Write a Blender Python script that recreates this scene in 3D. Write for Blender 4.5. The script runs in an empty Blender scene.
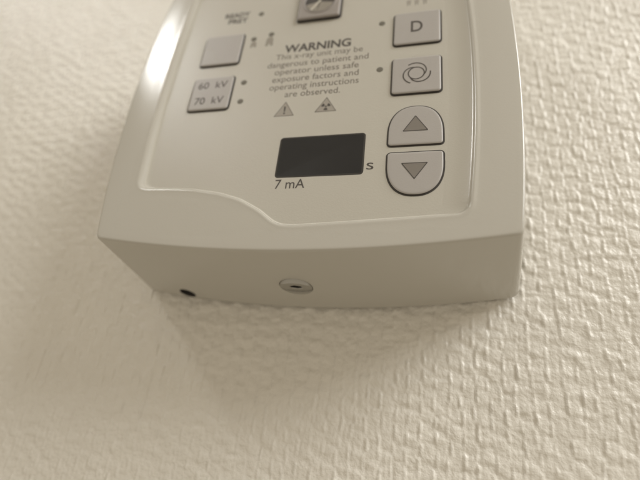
import bpy, bmesh, math, random
import numpy as np
from mathutils import Matrix, Vector

S = 0.001                      # everything below is in millimetres
WALL_Y = 40.0                  # wall plane; the front of the unit is near y = 0
random.seed(4)
scene = bpy.context.scene
COL = scene.collection

# ------------------------------------------------------------------ materials
def mat(name, base, rough=0.5, metal=0.0, spec=0.5, var=0.0, var_scale=40.0, bump=0.0, bump_scale=600.0, coat=0.0):
    m = bpy.data.materials.new(name)
    m.use_nodes = True
    nt = m.node_tree
    b = nt.nodes['Principled BSDF']
    b.inputs['Base Color'].default_value = (*base, 1)
    b.inputs['Roughness'].default_value = rough
    b.inputs['Metallic'].default_value = metal
    b.inputs['Specular IOR Level'].default_value = spec
    b.inputs['Coat Weight'].default_value = coat
    geo = nt.nodes.new('ShaderNodeTexCoord')
    if var > 0:
        n = nt.nodes.new('ShaderNodeTexNoise')
        n.inputs['Scale'].default_value = var_scale
        n.inputs['Detail'].default_value = 5
        n.inputs['Roughness'].default_value = 0.65
        nt.links.new(geo.outputs['Object'], n.inputs['Vector'])
        mx = nt.nodes.new('ShaderNodeMix'); mx.data_type = 'RGBA'
        mx.inputs['A'].default_value = (*[c * (1 - var) for c in base], 1)
        mx.inputs['B'].default_value = (*[min(1, c * (1 + var)) for c in base], 1)
        nt.links.new(n.outputs['Fac'], mx.inputs['Factor'])
        nt.links.new(mx.outputs['Result'], b.inputs['Base Color'])
        mr = nt.nodes.new('ShaderNodeMapRange')
        mr.inputs['To Min'].default_value = rough * 0.88
        mr.inputs['To Max'].default_value = min(1, rough * 1.12)
        nt.links.new(n.outputs['Fac'], mr.inputs['Value'])
        nt.links.new(mr.outputs['Result'], b.inputs['Roughness'])
    if bump > 0:
        n2 = nt.nodes.new('ShaderNodeTexNoise')
        n2.inputs['Scale'].default_value = bump_scale
        n2.inputs['Detail'].default_value = 4
        nt.links.new(geo.outputs['Object'], n2.inputs['Vector'])
        bp = nt.nodes.new('ShaderNodeBump')
        bp.inputs['Strength'].default_value = bump
        bp.inputs['Distance'].default_value = 0.0004
        nt.links.new(n2.outputs['Fac'], bp.inputs['Height'])
        nt.links.new(bp.outputs['Normal'], b.inputs['Normal'])
    return m

PLASTIC = mat('off white moulded plastic', (0.485, 0.464, 0.412), 0.17, var=0.012, var_scale=60, bump=0.05, bump_scale=1500)
PANEL = mat('matt membrane sheet', (0.490, 0.468, 0.410), 0.34, var=0.02, var_scale=70, bump=0.10, bump_scale=1800)
WALL = mat('painted woven wallcovering', (0.755, 0.725, 0.66), 0.36, spec=0.5, var=0.05, var_scale=22, bump=0.75, bump_scale=900)
BUTTON = mat('grey button plastic', (0.395, 0.373, 0.350), 0.42, var=0.02, bump=0.08, bump_scale=1800)
SHADE_AND_WELL = mat('dark button gap shade and dial well', (0.06, 0.053, 0.047), 0.6)  # button gap and dial well; also painted shade on the key walls
INK = mat('dark printed ink', (0.075, 0.066, 0.058), 0.55)
INK_MID = mat('grey printed ink', (0.20, 0.18, 0.155), 0.55)
INK_LIGHT = mat('pale grey printed ink', (0.34, 0.312, 0.268), 0.55)
INK_FIG = mat('faint printed ink', (0.29, 0.265, 0.22), 0.55)
LED = mat('unlit lamp lens', (0.15, 0.138, 0.11), 0.6)
GLASS = mat('black display window', (0.010, 0.0095, 0.0095), 0.30, var=0.2, var_scale=120, coat=0.0)
STEEL = mat('zinc screw', (0.46, 0.45, 0.42), 0.38, metal=0.9, var=0.05, var_scale=300)
BLACK = mat('painted recess shade and display border', (0.045, 0.040, 0.034), 0.8)  # painted shade inside cable hole and hex socket; also the display border
DIAL = mat('pewter dial', (0.30, 0.275, 0.235), 0.35, metal=0.25)
RIB = mat('pale rib', (0.62, 0.58, 0.50), 0.35)

# ------------------------------------------------------------------ helpers
def link(o, parent=None):
    COL.objects.link(o)
    if parent is not None:
        o.parent = parent
    return o

def mk(name, verts, faces, mats, parent=None, fmat=None, smooth=True, angle=35, loc=(0, 0, 0)):
    me = bpy.data.meshes.new(name)
    me.from_pydata([((v[0]-loc[0])*S, (v[1]-loc[1])*S, (v[2]-loc[2])*S) for v in verts], [], faces)
    for m in (mats if isinstance(mats, (list, tuple)) else [mats]):
        me.materials.append(m)
    if fmat is not None:
        me.polygons.foreach_set('material_index', fmat)
    bm = bmesh.new(); bm.from_mesh(me)
    bmesh.ops.recalc_face_normals(bm, faces=bm.faces[:])
    bm.to_mesh(me); bm.free()
    if smooth:
        me.polygons.foreach_set('use_smooth', [True]*len(me.polygons))
        me.set_sharp_from_angle(angle=math.radians(angle))
    o = bpy.data.objects.new(name, me)
    o.location = [c*S for c in loc]
    return link(o, parent)

def loft(rings, cap_first=False, cap_last=False):
    """rings: equal-length closed lists of 3D points"""
    n = len(rings[0]); V = []; F = []
    for r in rings: V += list(r)
    for k in range(len(rings)-1):
        a, b = k*n, (k+1)*n
        for i in range(n):
            j = (i+1) % n
            F.append((a+i, a+j, b+j, b+i))
    if cap_first: F.append(tuple(range(n)))
    if cap_last: F.append(tuple(range((len(rings)-1)*n, len(rings)*n)))
    return V, F

# ------------------------------------------------------------------ the unit's outlines (front elevation, mm, measured)
def f_right(z): return 68.0 - (0.00095 if z < 2 else 0.00085)*(z-2)**2
def f_left(z): return -(69.5 - (0.00130 if z < 5 else 0.0012)*(z-5)**2)
def f_bot(x): return -63.7 + 4.8*(x/64.5)**2
def f_top(x): return 70.5 - 4.8*(x/64.5)**2
def b_right(z): return 71.8 - 0.00080*(z-2)**2
def b_left(z): return -(72.6 - 0.00105*(z-5)**2)
def b_bot(x): return -67.6 + 5.0*(x/65)**2
def b_top(x): return 74.0 - 5.0*(x/65)**2
def l_right(z): return 54.8 - 0.00105*(z-2)**2
def l_left(z): return -(56.6 - 0.0008*(z-12)**2)
LX = [-60, -56, -50.8, -42, -34, -24.2, -16.6, -9.6, -4.9, -2.2, 2, 19.5, 44.3, 60]
LZ = [-40.7, -40.8, -41.0, -41.3, -41.9, -43.7, -46.2, -50.2, -54.0, -55.3, -55.6, -54.7, -53.2, -52.0]
_gx = np.linspace(-60, 60, 961)
_gz = np.interp(_gx, LX, LZ)
_k = np.exp(-np.linspace(-2, 2, 25)**2); _k /= _k.sum()
_gz = np.convolve(np.pad(_gz, 12, mode='edge'), _k, mode='valid')
def l_bot(x): return float(np.interp(x, _gx, _gz))
def l_top(x): return 60.5 - 4.0*(x/54)**2

NS, NC = 64, 8
def outline(right, left, bot, top, d=0.0, db=None, rad=2.0):
    """closed ring: bottom (left to right), right side, top, left side; d insets the sides, db the bottom and top"""
    db = d if db is None else db
    R = lambda z: right(z)-d
    L = lambda z: left(z)+d
    B = lambda x: bot(x)+db
    T = lambda x: top(x)-db
    def corner(fx, fz, x, z):
        for _ in range(30):
            x = fx(z); z = fz(x)
        return x, z
    bl, br = corner(L, B, -60, -55), corner(R, B, 60, -55)
    tr, tl = corner(R, T, 60, 60), corner(L, T, -60, 60)
    sides = [
        (lambda t: (bl[0]+(br[0]-bl[0])*t, B(bl[0]+(br[0]-bl[0])*t)), br, br[0]-bl[0]),
        (lambda t: (R(br[1]+(tr[1]-br[1])*t), br[1]+(tr[1]-br[1])*t), tr, tr[1]-br[1]),
        (lambda t: (tr[0]+(tl[0]-tr[0])*t, T(tr[0]+(tl[0]-tr[0])*t)), tl, tr[0]-tl[0]),
        (lambda t: (L(tl[1]+(bl[1]-tl[1])*t), tl[1]+(bl[1]-tl[1])*t), bl, tl[1]-bl[1])]
    pts = []
    for k, (fn, c, ln) in enumerate(sides):
        e = rad/ln
        for i in range(NS):
            pts.append(fn(e+(1-2*e)*i/(NS-1)))
        a = pts[-1]
        nf, _, nl = sides[(k+1) % 4]
        b = nf(rad/nl)
        for i in range(1, NC+1):
            t = i/(NC+1)
            pts.append(tuple((1-t)**2*a[q]+2*t*(1-t)*c[q]+t*t*b[q] for q in (0, 1)))
    return np.array(pts)

FRONT = (f_right, f_left, f_bot, f_top)
BACK = (b_right, b_left, b_bot, b_top)
LIP = (l_right, l_left, l_bot, l_top)

def ring(xz, y):
    y = np.broadcast_to(np.asarray(y, float), (len(xz),))
    return [(float(p[0]), float(q), float(p[1])) for p, q in zip(xz, y)]

f0 = outline(*FRONT, d=0, rad=1.6)
bk = outline(*BACK, d=0, rad=3.4)
# how far the rim rolls back towards the wall, most on the two long sides
side = np.clip((f0[:, 1]+56)/45, 0, 1)*np.clip((np.abs(f0[:, 0])-55)/9, 0, 1)
side = side*side*(3-2*side)
ROLL = 0.06+0.45*side

rings = [ring(outline(*BACK, d=2.5, rad=3.4), 38.9), ring(outline(*BACK, d=0.3, rad=3.4), 38.9), ring(bk, 38.5)]
for t in (0.25, 0.5, 0.75):
    rings.append(ring(bk*(1-t)+f0*t, 38.5*(1-t)+t*(0.25+ROLL)))
rings.append(ring(f0, 0.25+ROLL))
for d, y in ((0.03, 0.75), (0.15, 0.36), (0.36, 0.14), (0.65, 0.03), (1.0, 0.0)):
    rings.append(ring(outline(*FRONT, d=d, rad=1.6+0.3*d), y-0.9+ROLL))
inner = outline(*FRONT, d=1.0, rad=1.9)
lip_out = outline(*LIP, d=-1.5, rad=5.2)
for k in range(1, 11):
    s = k/10
    rings.append(ring(inner*(1-s)+lip_out*s, -0.9+ROLL*(1-s)**2.0))
# the right side runs down to the flat sheet in a long hollow curve, the other edges drop straight to it
on_right = np.zeros(len(f0))
for k in range(len(f0)):
    a = k-NS                                     # right side starts after the bottom run and its corner
    on_right[k] = np.clip((a+1)/(NC+1), 0, 1)*np.clip((2*NS+2*NC-k)/(NC+1), 0, 1)
def mixed(y_right, y_other): return on_right*y_right+(1-on_right)*y_other
for d, dl, yr, y in ((-1.0, -1.0, -0.96, -0.93), (-0.55, -0.6, -1.14, -0.96), (-0.1, -0.1, -1.22, -0.90), (0.25, 0.4, -1.12, -0.72), (0.48, 0.8, -0.94, -0.44), (0.62, 1.15, -0.79, -0.15), (0.70, 1.4, -0.69, 0.10)):
    rings.append(ring(outline(l_right, (lambda z, q=dl-d: l_left(z)+q), l_bot, l_top, d=d, rad=max(2.2, 4.0-d)), mixed(yr, y)))
N_COVE = len(rings)
for dr, dl, dbm, y in ((1.2, 1.55, 0.8, 0.20), (2.1, 1.75, 0.95, 0.36), (3.2, 2.0, 1.1, 0.50), (4.6, 2.3, 1.22, 0.61), (6.0, 2.7, 1.35, 0.67), (7.8, 3.2, 1.45, 0.70)):
    sheet_edge = outline(l_right, (lambda z, q=dl-dr: l_left(z)+q), l_bot, l_top, d=dr, db=dbm, rad=3.5)
    rings.append(ring(sheet_edge, mixed(0.7-1.37*((7.8-dr)/7.1)**2, y)))
N_BACK = len(rings)
# behind the sheet the moulding is closed off by a floor
rings.append(ring(sheet_edge, 6.0))

# ------------------------------------------------------------------ top level: the control unit
unit = bpy.data.objects.new('control_panel', None)
unit.empty_display_size = 0.03
unit.location = (0, WALL_Y*S, 0)
link(unit)
unit['label'] = 'off white plastic x-ray control panel with grey buttons and black display mounted on the wall'
unit['category'] = 'control panel'

def part(o):               # children keep their world place under the unit's Empty
    o.parent = unit
    o.matrix_parent_inverse = Matrix.Translation((0, -WALL_Y*S, 0))
    return o
def sub(o, parent):
    o.parent = parent
    o.matrix_parent_inverse = Matrix.Translation([-c for c in parent.location])
    return o

V, F = loft(rings, cap_first=True, cap_last=True)
nr = len(rings[0])
housing = part(mk('housing', V, F, [PLASTIC, PANEL, BLACK], fmat=[1 if N_COVE*nr <= k < (N_BACK-1)*nr else 0 for k in range(len(F))], angle=40))

# pockets: counterbore of the screw, mouth of the cable hole
SCREW = Vector((-2.0, 22.3, -65.95))
SN = Vector((0, 0.105, -1)).normalized()         # outward normal of the underside there
def cutter(center, axis, r, depth, out=3.0, n=48, m=None):
    q = axis.to_track_quat('Z', 'Y').to_matrix()
    vs = []
    for h in (-depth, out):
        for i in range(n):
            a = 2*math.pi*i/n
            vs.append(tuple(center + q @ Vector((r*math.cos(a), r*math.sin(a), h))))
    fs = [(i, (i+1) % n, n+(i+1) % n, n+i) for i in range(n)] + [tuple(range(n))[::-1], tuple(range(n, 2*n))]
    return mk('cut_tool', vs, fs, m or BLACK, smooth=False)
cuts = [cutter(SCREW, SN, 5.62, 3.0, m=PLASTIC), cutter(Vector((-48.4, 35.2, -64.2)), Vector((0, 0.05, -1)).normalized(), 3.15, 14.0)]
for c in cuts:
    md = housing.modifiers.new('cut', 'BOOLEAN'); md.operation = 'DIFFERENCE'; md.solver = 'EXACT'; md.material_mode = 'TRANSFER'; md.object = c
bpy.context.view_layer.update()
dg = bpy.context.evaluated_depsgraph_get()
new = bpy.data.meshes.new_from_object(housing.evaluated_get(dg))
housing.modifiers.clear()
old = housing.data; housing.data = new; new.name = 'housing'
for c in cuts: bpy.data.objects.remove(c)
new.polygons.foreach_set('use_smooth', [True]*len(new.polygons))
new.set_sharp_from_angle(angle=math.radians(40))

# flat printed sheet inside the rim
pv = ring(sheet_edge, 0.7)
sheet = part(mk('front_sheet', pv, [tuple(range(len(pv)))], PANEL, smooth=False))
YS = 0.7                                          # sheet surface

# ------------------------------------------------------------------ flat printed shapes and lettering
def text_mesh(body, x0, x1, base, cap, y, bold=0.0, sample=None):
    """text scaled so that it spans x0..x1 and its capitals stand 'cap' high on 'base'"""
    cu = bpy.data.curves.new('t', 'FONT'); cu.body = body; cu.size = 1; cu.offset = bold; cu.resolution_u = 4
    o = bpy.data.objects.new('t', cu); COL.objects.link(o)
    ref = bpy.data.curves.new('r', 'FONT'); ref.body = sample or 'H'; ref.size = 1; ref.offset = bold
    r = bpy.data.objects.new('r', ref); COL.objects.link(r)
    bpy.context.view_layer.update()
    d = bpy.context.evaluated_depsgraph_get()
    me = bpy.data.meshes.new_from_object(o.evaluated_get(d))
    mr = bpy.data.meshes.new_from_object(r.evaluated_get(d))
    h = max(v.co.y for v in mr.vertices)
    xs = [v.co.x for v in me.vertices]; a, b = min(xs), max(xs)
    sx = (x1-x0)/(b-a); sz = cap/h
    V = [(x0+(v.co.x-a)*sx, y, base+v.co.y*sz) for v in me.vertices]
    F = [tuple(p.vertices) for p in me.polygons]
    for q in (o, r): bpy.data.objects.remove(q)
    return V, F

def merge(*vf):
    V, F = [], []
    for v, f in vf:
        n = len(V); V += list(v); F += [tuple(i+n for i in q) for q in f]
    return V, F

def face_camera(o):
    me = o.data
    bm = bmesh.new(); bm.from_mesh(me)
    for f in bm.faces:
        if f.normal.y > 0: f.normal_flip()
    bm.to_mesh(me); bm.free()
    return o

def flat(name, vf, m):
    return face_camera(mk(name, vf[0], vf[1], m, smooth=False))

def poly(pts, y): return [(x, y, z) for x, z in pts], [tuple(range(len(pts)))]
def disc(cx, cz, r, y, n=28): return poly([(cx+r*math.cos(2*math.pi*i/n), cz+r*math.sin(2*math.pi*i/n)) for i in range(n)], y)
def stroke(pts, w, y, closed=False):
    """a constant-width printed line along pts; w may be a list"""
    n = len(pts); V = []; F = []
    for i in range(n):
        p = Vector(pts[(i-1) % n] if closed or i > 0 else pts[0]); q = Vector(pts[(i+1) % n] if closed or i < n-1 else pts[-1])
        t = (q-p).normalized(); nn = Vector((-t.y, t.x)); c = Vector(pts[i]); ww = w[i] if isinstance(w, list) else w
        a, b = c+nn*ww/2, c-nn*ww/2
        V += [(a.x, y, a.y), (b.x, y, b.y)]
    for i in range(n if closed else n-1):
        j = (i+1) % n
        F.append((2*i, 2*i+1, 2*j+1, 2*j))
    return V, F

YP = YS-0.03                                      # print stands a hair proud of the sheet
o = part(flat('warning_heading', text_mesh('WARNING', -11.2, 13.6, 17.05, 3.75, YP, bold=0.028), INK)); o['label'] = 'bold WARNING heading'
lines = [('This x-ray unit may be', -14.0, 18.1, 13.7), ('dangerous to patient and', -16.7, 20.3, 9.95), ('operator unless safe', -13.4, 17.1, 6.3),
         ('exposure factors and', -13.8, 17.3, 2.75), ('operating instructions', -14.3, 17.6, -0.85), ('are observed.', -8.1, 11.5, -4.5)]
o = part(flat('warning_text', merge(*[text_mesh(t, a, b, z, 2.65, YP, bold=0.006) for t, a, b, z in lines]), INK_MID)); o['label'] = 'six small lines of warning text'
o = part(flat('lettering', merge(text_mesh('READY', -39.4, -28.6, 39.9, 2.5, YP, bold=0.03), text_mesh('PRET', -37.4, -29.2, 36.4, 2.5, YP, bold=0.03)), INK)); o['label'] = 'READY PRET caption beside its lamp'
o = part(flat('lettering', text_mesh('7 mA', -6.2, 3.5, -41.75, 3.35, YP, bold=0.006), INK)); o['label'] = '7 mA caption under the display'
o = part(flat('lettering', text_mesh('s', 22.2, 24.4, -36.05, 3.7, YP, bold=0.0), INK)); o['label'] = 's caption right of the display'

# warning triangles
def triangle(cx, base, w, h, kind):
    t = part(flat('warning_triangle', poly([(cx-w/2, base), (cx+w/2, base), (cx, base+h)], YP), INK_LIGHT))
    k = 0.93
    e = [(cx-w/2*k, base+.16), (cx+w/2*k, base+.16), (cx, base+h-.32)]
    edge = merge(*[stroke([e[i], e[(i+1) % 3]], 0.28, YP-0.02) for i in range(3)])
    sub(flat('border', edge, INK_MID), t)
    if kind == '!':
        mk_ = merge(poly([(cx-.34, base+4.2), (cx-.2, base+1.9), (cx+.2, base+1.9), (cx+.34, base+4.2)], YP-0.02), disc(cx, base+1.25, .36, YP-0.02, 14))
        sub(flat('exclamation_mark', mk_, INK), t); t['label'] = 'triangle with exclamation mark'
    else:
        c = (cx, base+2.2); sh = [disc(c[0], c[1], .36, YP-0.02, 14)]
        for a0 in (30+120*i for i in range(3)):
            pts = []
            for q in range(9): a = math.radians(a0-29+58*q/8); pts.append((c[0]+1.6*math.cos(a), c[1]+1.6*math.sin(a)))
            for q in range(9): a = math.radians(a0+30-60*q/8); pts.append((c[0]+.6*math.cos(a), c[1]+.6*math.sin(a)))
            sh.append(poly(pts, YP-0.02))
        sub(flat('radiation_symbol', merge(*sh), INK), t); t['label'] = 'triangle with radiation trefoil'
triangle(-7.2, -12.95, 7.4, 6.5, '!')
triangle(7.2, -12.3, 7.6, 6.4, 'r')

# adult and child pictograms below their lamps
def figure(cx, base, h, w):
    p = [(cx-w/2, base), (cx-w*.16, base), (cx, base+h*.32), (cx+w*.16, base), (cx+w/2, base), (cx+w*.42, base+h*.8), (cx+w*.22, base+h), (cx-w*.22, base+h), (cx-w*.42, base+h*.8)]
    return p
o = part(flat('patient_symbol', poly(figure(-24.3, 21.7, 3.1, 2.6), YP), INK_FIG)); o['label'] = 'small child figure'
o = part(flat('patient_symbol', poly(figure(-17.9, 21.6, 4.7, 3.2), YP), INK_FIG)); o['label'] = 'taller adult figure'
def tooth(cx, base, s):
    p = [(-.55, 0), (-.15, .9), (0, 1.6), (.35, .7), (.6, .15), (.75, 1.5), (.95, 3.2), (.6, 3.9), (.1, 3.6), (-.5, 3.9), (-.95, 3.2), (-.8, 1.5)]
    return poly([(cx+x*s, base+z*s) for x, z in p], YP)
o = part(flat('tooth_symbol', merge(tooth(33.5, 33.3, .9), tooth(36.3, 33.2, .9), tooth(39.2, 33.2, .9)), INK_LIGHT)); o['label'] = 'row of three small teeth'

# ------------------------------------------------------------------ lamps
def lamp(cx, cz, r=1.15, first=[None]):
    if first[0] is None:
        n = 24; rs = []
        for rr, y in ((1.0, 0.0), (0.97, -0.05), (0.8, -0.10), (0.45, -0.13)):
            rs.append([(rr*r*math.cos(2*math.pi*i/n), y, rr*r*math.sin(2*math.pi*i/n)) for i in range(n)])
        V, F = loft(rs, cap_last=True)
        first[0] = mk('indicator_lamp', V, F, LED, angle=60)
        o = first[0]
    else:
        o = first[0].copy(); COL.objects.link(o)
    o.location = (cx*S, YS*S, cz*S)
    return part(o)
for cx, cz in ((-23.8, 40.0), (-24.6, 26.2), (-17.7, 27.7), (-24.7, 4.3), (-24.5, -4.6), (24.3, 26.3), (24.5, 4.2)):
    lamp(cx, cz)

# ------------------------------------------------------------------ buttons
def rrect(w, h, r, n=7):
    pts = []
    for sx, sz, a0 in ((1, -1, -90), (1, 1, 0), (-1, 1, 90), (-1, -1, 180)):
        for i in range(n):
            a = math.radians(a0+90*i/(n-1))
            pts.append((sx*(w/2-r)+r*math.cos(a), sz*(h/2-r)+r*math.sin(a)))
    return pts
def dome(w, h, up, r=1.0):
    """arch outline: flat base, semi-elliptic top; up=-1 turns it over"""
    pts = []
    for sx, a0 in ((1, -90),):
        for i in range(6):
            a = math.radians(-90+90*i/5); pts.append((w/2-r+r*math.cos(a), -h/2+r+r*math.sin(a)))
    e = 2.35
    for i in range(33):
        a = math.pi*i/32
        c, s_ = math.cos(a), math.sin(a)
        pts.append((w/2*math.copysign(abs(c)**(2/e), c), -h/2+h*0.28+h*0.72*abs(s_)**(2/e)))
    for i in range(6):
        a = math.radians(180+90*i/5); pts.append((-w/2+r+r*math.cos(a), -h/2+r+r*math.sin(a)))
    return [(x, z*up) for x, z in pts]
def inset(pts, d):
    n = len(pts); out = []
    area = sum(pts[i][0]*pts[(i+1) % n][1]-pts[(i+1) % n][0]*pts[i][1] for i in range(n))
    sg = 1 if area > 0 else -1
    for i in range(n):
        p, q = Vector(pts[i-1]), Vector(pts[(i+1) % n]); t = (q-p)
        t = t.normalized() if t.length > 1e-9 else Vector((1, 0))
        nn = Vector((-t.y, t.x))*sg
        out.append((pts[i][0]+nn.x*d, pts[i][1]+nn.y*d))
    return out
def button(cx, cz, shape, height=0.8, gap=0.5, label=None, m=BUTTON):
    """raised key over a dark surround, its side walls painted dark as shade (one mesh, two materials)"""
    def R(p, y): return [(cx+x, y, cz+z) for x, z in p]
    g = inset(shape, -gap)
    V, F = loft([R(g, YS-0.015), R(shape, YS-0.025), R(shape, YS-height*.38), R(inset(shape, .05), YS-height*.62), R(inset(shape, .22), YS-height*.86), R(inset(shape, .5), YS-height*.98), R(inset(shape, .9), YS-height)], cap_last=True)
    n = len(shape); fm = [1]*(3*n) + [0]*(len(F)-3*n)
    o = part(mk('button', V, F, [m, SHADE_AND_WELL], fmat=fm, angle=50, loc=(cx, YS, cz)))
    if label: o['label'] = label
    return o, YS-height-0.03
SQ = rrect(15.6, 15.5, 1.1)
b, yt = button(-36.6, 21.6, SQ, label='blank square grey button')
b, yt = button(-36.6, -0.1, SQ, label='grey button marked 60 kV and 70 kV')
sub(flat('lettering', merge(text_mesh('60  kV', -42.2, -30.7, 2.1, 3.1, yt, bold=0.004), text_mesh('70  kV', -42.2, -30.9, -5.2, 3.1, yt, bold=0.004)), INK), b)
b, yt = button(36.6, 21.8, SQ, label='grey button marked D')
sub(flat('lettering', text_mesh('D', 34.5, 38.5, 19.5, 5.2, yt, bold=0.012), INK), b)
b, yt = button(36.6, 0.0, SQ, label='grey button with a three armed swirl')
c0 = (36.6, 0.3); rr = 2.55
sw = [stroke([(c0[0]+rr*math.cos(2*math.pi*i/40), c0[1]+rr*math.sin(2*math.pi*i/40)) for i in range(40)], .42, yt, closed=True)]
for k in range(3):
    pts = []
    for i in range(24):
        t = i/23; a = math.radians(-16+120*k+142*t)
        r_ = rr*(1.02+0.74*math.sin(min(1, t*1.15)*math.pi/2)**1.1)
        pts.append((c0[0]+r_*math.cos(a), c0[1]+r_*math.sin(a)))
    sw.append(stroke(pts, .42, yt-0.012-0.006*k))
sub(flat('swirl_symbol', merge(*sw), INK), b)
b, yt = button(36.6, -20.6, dome(16.3, 14.8, 1), gap=0.5, height=0.55, label='rounded grey button with arrow pointing up')
a = sub(flat('arrow', poly([(32.9, -22.9), (40.3, -22.9), (36.6, -17.2)], yt), INK_MID), b)
sub(flat('arrow_outline', merge(*[stroke([p, q], .3, yt-0.015) for p, q in (((32.9, -22.9), (40.3, -22.9)), ((40.3, -22.9), (36.6, -17.2)), ((36.6, -17.2), (32.9, -22.9)))]), INK), b)
b, yt = button(36.6, -38.1, dome(16.3, 14.8, -1), gap=0.5, height=0.55, label='rounded grey button with arrow pointing down')
sub(flat('arrow', poly([(32.8, -34.8), (40.2, -34.8), (36.5, -40.3)], yt), INK_MID), b)
sub(flat('arrow_outline', merge(*[stroke([p, q], .3, yt-0.015) for p, q in (((32.8, -34.8), (40.2, -34.8)), ((40.2, -34.8), (36.5, -40.3)), ((36.5, -40.3), (32.8, -34.8)))]), INK), b)
# the raised square key at the top, with a round dark dial set into its face
BUTTON_DARK = mat('darker grey button plastic', (0.30, 0.272, 0.25), 0.42, bump=0.08, bump_scale=1800)
b, yt = button(0.2, 40.4, rrect(16.4, 16.4, 1.0), height=1.5, label='darker square button with round dial symbol', m=BUTTON_DARK)
n = 48; cx, cz = 0.3, 40.9
rs = []
for r_, y in ((6.6, 0), (6.3, -.22), (6.0, -.22), (5.8, .0)):
    rs.append([(cx+r_*math.cos(2*math.pi*i/n), yt+y, cz+r_*math.sin(2*math.pi*i/n)) for i in range(n)])
V, F = loft(rs)
sub(mk('dial_ring', V, F, BUTTON_DARK, angle=50), b)
sub(flat('dial_well', disc(cx, cz, 5.85, yt-0.005, 48), SHADE_AND_WELL), b)
fan = []
for a0, a1 in ((195, 262), (262, 345), (60, 120)):
    pts = [(cx+.5*math.cos(math.radians((a0+a1)/2)), cz+.5*math.sin(math.radians((a0+a1)/2)))]
    for i in range(15):
        a = math.radians(a0+(a1-a0)*i/14); pts.append((cx+5.55*math.cos(a), cz+5.55*math.sin(a)))
    fan.append(poly(pts, yt-0.03))
fo = mk('dial_blade', *merge(*fan), DIAL, smooth=False)
sub(face_camera(fo), b)
p0, p1 = (cx+5.5*math.cos(math.radians(235)), cz+5.5*math.sin(math.radians(235))), (cx+.3, cz+.6)
sub(flat('dial_rib', stroke([p0, p1], .75, yt-0.06), RIB), b)

# ------------------------------------------------------------------ display window
cx, cz, w, h = 7.3, -29.9, 27.6, 15.1
def R(p, y): return [(cx+x, y, cz+z) for x, z in p]
sh = rrect(w, h, .9)
V, F = loft([R(inset(sh, -.3), YS-.015), R(sh, YS-.05), R(inset(sh, .25), YS-.05), R(inset(sh, .45), YS-.03)], cap_last=True)
o = part(mk('display', V, F, [GLASS, BLACK], fmat=[1]*(2*len(sh))+[0]*(len(F)-2*len(sh)), angle=60, loc=(cx, YS, cz)))
o['label'] = 'black rectangular display window, switched off'

# ------------------------------------------------------------------ socket screw in the underside
q = SN.to_track_quat('Z', 'Y').to_matrix()
n = 48
def hexr(a, r):
    a = (a+math.pi/6) % (math.pi/3)-math.pi/6
    return r*math.cos(math.pi/6)/math.cos(a)
prof = [('c', 5.45, -2.8), ('c', 5.5, 0.0), ('c', 5.35, 0.22), ('c', 4.9, 0.32), ('c', 3.2, 0.20), ('c', 2.75, 0.16), ('h', 2.3, 0.10), ('h', 2.2, -0.1)]
def sring(k, r, hgt):
    out = []
    for i in range(n):
        a = 2*math.pi*i/n; rr = hexr(a, r) if k == 'h' else r
        out.append(tuple(SCREW + q @ Vector((rr*math.cos(a), rr*math.sin(a), hgt))))
    return out
V, F = loft([sring(*p) for p in prof], cap_first=True)
screw = part(mk('screw', V, F, STEEL, angle=40, loc=tuple(SCREW)))
V, F = loft([sring('h', 2.2, -0.1), sring('h', 2.15, -2.6)], cap_last=True)
sub(mk('hex_socket', V, F, BLACK, smooth=False), screw)

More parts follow.
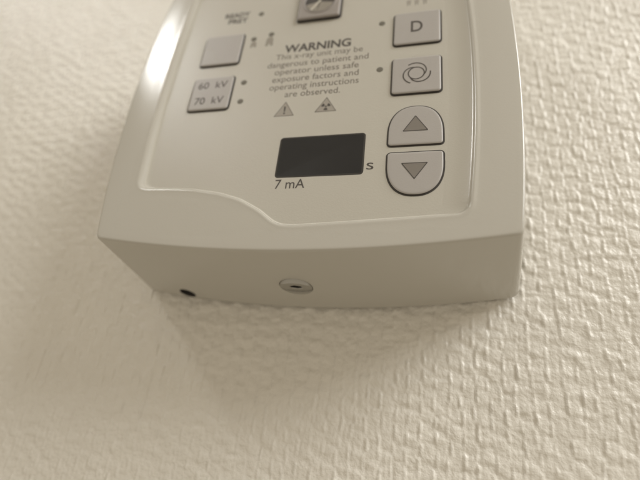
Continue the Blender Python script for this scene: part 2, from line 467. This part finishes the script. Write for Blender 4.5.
# ------------------------------------------------------------------ the wall: a woven glass-fibre covering, modelled in relief
def axis(lo, hi, step, far):
    a = np.arange(lo, hi+step/2, step)
    g, s, left, right = [], step, [lo], [hi]
    while left[-1] > -far:
        s = min(s*1.25, 12); left.append(left[-1]-s); right.append(right[-1]+s)
    return np.concatenate([np.array(left[1:][::-1]), a, np.array(right[1:])])
rng = np.random.default_rng(11)
T1 = rng.random((256, 256)); T2 = rng.random((256, 256))
def hsh(i, j, T=T1): return T[np.mod(i, 256).astype(int), np.mod(j, 256).astype(int)]
def vnoise(x, y, T=T1):
    i, j = np.floor(x), np.floor(y); u, v = x-i, y-j
    u = u*u*(3-2*u); v = v*v*(3-2*v)
    return (hsh(i, j, T)*(1-u)+hsh(i+1, j, T)*u)*(1-v)+(hsh(i, j+1, T)*(1-u)+hsh(i+1, j+1, T)*u)*v - 0.5
def weave(X, Z):
    px, pz = 4.15, 5.5
    # threads wander a little
    x = X + 1.0*vnoise(X/31+3, Z/23+8) + 0.8*vnoise(X/9+7.3, Z/13+1.7, T2) + 0.35*vnoise(X/3+1, Z/2.6+5, T2)
    z = Z + 2.2*vnoise(X/27+5, Z/40+2, T2) + 1.6*vnoise(X/6.0+1.1, Z/7.0+9.3)
    u, v = x/px, z/pz
    i = np.floor(u+.5); du = u-i
    vs = v + 0.5*np.mod(i, 2) + 0.22*(hsh(i*5+2, np.floor(v)*3, T2)-.5)      # neighbouring uprights surface half a step apart
    j = np.floor(vs); dv = vs-j-.5
    # upright threads: thin creases, standing proud where they come over the cross yarn
    A = 0.55+0.70*hsh(i*3+1, j*5+2)
    ln = 0.30+0.17*hsh(i*11, j*7+4, T2)
    along = 1/(1+np.exp((np.abs(dv)-ln)/0.045))
    wid = 0.08+0.05*hsh(i*7+3, j*3+5, T2)
    off = 0.30*(hsh(i, j*9, T2)-.5) + 0.12*dv*(hsh(i*2, j*4)-.5)
    q = (du+off)/wid
    warp = (0.035+A*along)*np.exp(-np.abs(q)**1.7)
    # the fluffy cross yarn swells on both sides of a crease and is pinched just beside it
    pinch = -0.30*along*(np.exp(-((q-1.9)/0.9)**2)*hsh(i*13+1, j*2) + np.exp(-((q+1.9)/0.9)**2)*hsh(i*13+2, j*2+7, T2))
    jj = np.floor(v); d3 = v-jj-.5
    swell = 0.5*vnoise(u*1.0+2.5, v*2.0+jj, T2) + 0.30*np.cos(2*np.pi*d3)*(0.4+1.2*hsh(np.floor(u), jj*3+2))
    # between two creases the covered yarn puffs up into a pillow, each one a little higher or lower than the next
    c = np.floor(u); dc = u-c-.5
    vc = v + 0.5*np.mod(c, 2) + 0.25 + 0.2*(hsh(c*9+4, np.floor(v)*5+1)-.5)
    r = np.floor(vc); dr = vc-r-.5
    tilt = (hsh(c*3+8, r*11+2)-.5)*dr*1.6 + (hsh(c*17+3, r*5+6, T2)-.5)*dc*1.2
    pillow = (0.35+0.9*hsh(c*5+6, r*7+1, T2)+tilt)*np.clip(1-(2*np.abs(dc))**3.2, 0, 1)*np.clip(1-(2*np.abs(dr))**3.6, 0, 1)
    fluff = 0.55*vnoise(X/3.3+9, Z/2.1+4, T2)+0.42*vnoise(X/1.9, Z/1.25)+0.15*vnoise(X/.8, Z/.7, T2)
    broad = 0.8*vnoise(X/60, Z/60)
    return 0.38*warp+0.42*pinch+0.18*swell+0.50*fluff+0.27*pillow+0.4*broad
gx = axis(-300, 150, 0.45, 620)
gz = axis(-165, 185, 0.45, 560)
X, Z = np.meshgrid(gx, gz)
H = weave(X, Z)
H -= H.max()*0.55
# paint film: soften the relief
for _ in range(0):
    P = np.pad(H, 1, mode='edge')
    H = 0.5*H + 0.125*(P[:-2, 1:-1]+P[2:, 1:-1]+P[1:-1, :-2]+P[1:-1, 2:])
nx, nz = len(gx), len(gz)
co = np.stack([X, WALL_Y-H, Z], -1).reshape(-1, 3)*S
idx = np.arange(nx*nz).reshape(nz, nx)
quads = np.stack([idx[:-1, :-1], idx[:-1, 1:], idx[1:, 1:], idx[1:, :-1]], -1).reshape(-1)
nf = len(quads)//4
me = bpy.data.meshes.new('wall')
me.vertices.add(nx*nz); me.vertices.foreach_set('co', co.ravel())
me.loops.add(nf*4); me.loops.foreach_set('vertex_index', quads)
me.polygons.add(nf); me.polygons.foreach_set('loop_start', np.arange(nf)*4)
me.polygons.foreach_set('use_smooth', np.ones(nf, bool))
me.update(calc_edges=True); me.validate()
me.materials.append(WALL)
wall = link(bpy.data.objects.new('wall', me))
wall['kind'] = 'structure'
wall['label'] = 'cream painted wall with a coarse woven texture behind the control panel'

# ------------------------------------------------------------------ camera (solved from the photograph)
C = (36.285+6.6, -115.222, -116.223)
ROT = [[0.96960735, 0.22296732, 0.10073312], [-0.00726711, 0.43777999, -0.89905276], [-0.24455833, 0.87099613, 0.42609502]]
r, d, f = (Vector(v) for v in ROT)
M = Matrix(((r.x, -d.x, -f.x, C[0]*S), (r.y, -d.y, -f.y, C[1]*S), (r.z, -d.z, -f.z, C[2]*S), (0, 0, 0, 1)))
cd = bpy.data.cameras.new('camera'); cam = link(bpy.data.objects.new('camera', cd))
cam.matrix_world = M
cd.sensor_width = 36; cd.lens = 36*465.655/640
cd.clip_start = 0.005; cd.clip_end = 50
cd.dof.use_dof = True
cd.dof.focus_distance = 0.137
cd.dof.aperture_fstop = cd.lens/4.2
scene.camera = cam

# ------------------------------------------------------------------ light: two warm ceiling lamps and the room's own bounce
def area(name, loc, size, power, col, target=(0, 40, -20)):
    ld = bpy.data.lights.new(name, 'AREA'); ld.shape = 'DISK'; ld.size = size; ld.energy = power; ld.color = col
    o = link(bpy.data.objects.new(name, ld))
    o.location = [c*S for c in loc]
    dvec = Vector(target)-Vector(loc)
    o.rotation_euler = dvec.to_track_quat('-Z', 'Y').to_euler()
    return o
area('ceiling_lamp_right', (1215, -580, 960), 0.85, 21.5, (1.0, 0.995, 0.97))
tube = area('ceiling_tube_left', (-1090, -775, 1190), 0.5, 0.10, (1.0, 1.0, 0.98), target=(-170, 40, 165))
tube.data.spread = math.radians(15)     # beam narrowed on purpose to darken the lower left wall
tube.data.shape = 'RECTANGLE'; tube.data.size = 0.62; tube.data.size_y = 0.19
w = bpy.data.worlds.new('World'); scene.world = w; w.use_nodes = True
bg = w.node_tree.nodes['Background']
bg.inputs['Color'].default_value = (1.0, 0.875, 0.69, 1); bg.inputs['Strength'].default_value = 0.48

scene.view_settings.view_transform = 'Standard'
scene.view_settings.look = 'None'
scene.view_settings.exposure = 0.07
scene.view_settings.gamma = 1.0
scene.render.engine = 'CYCLES'
scene.cycles.use_denoising = True
scene.cycles.max_bounces = 6
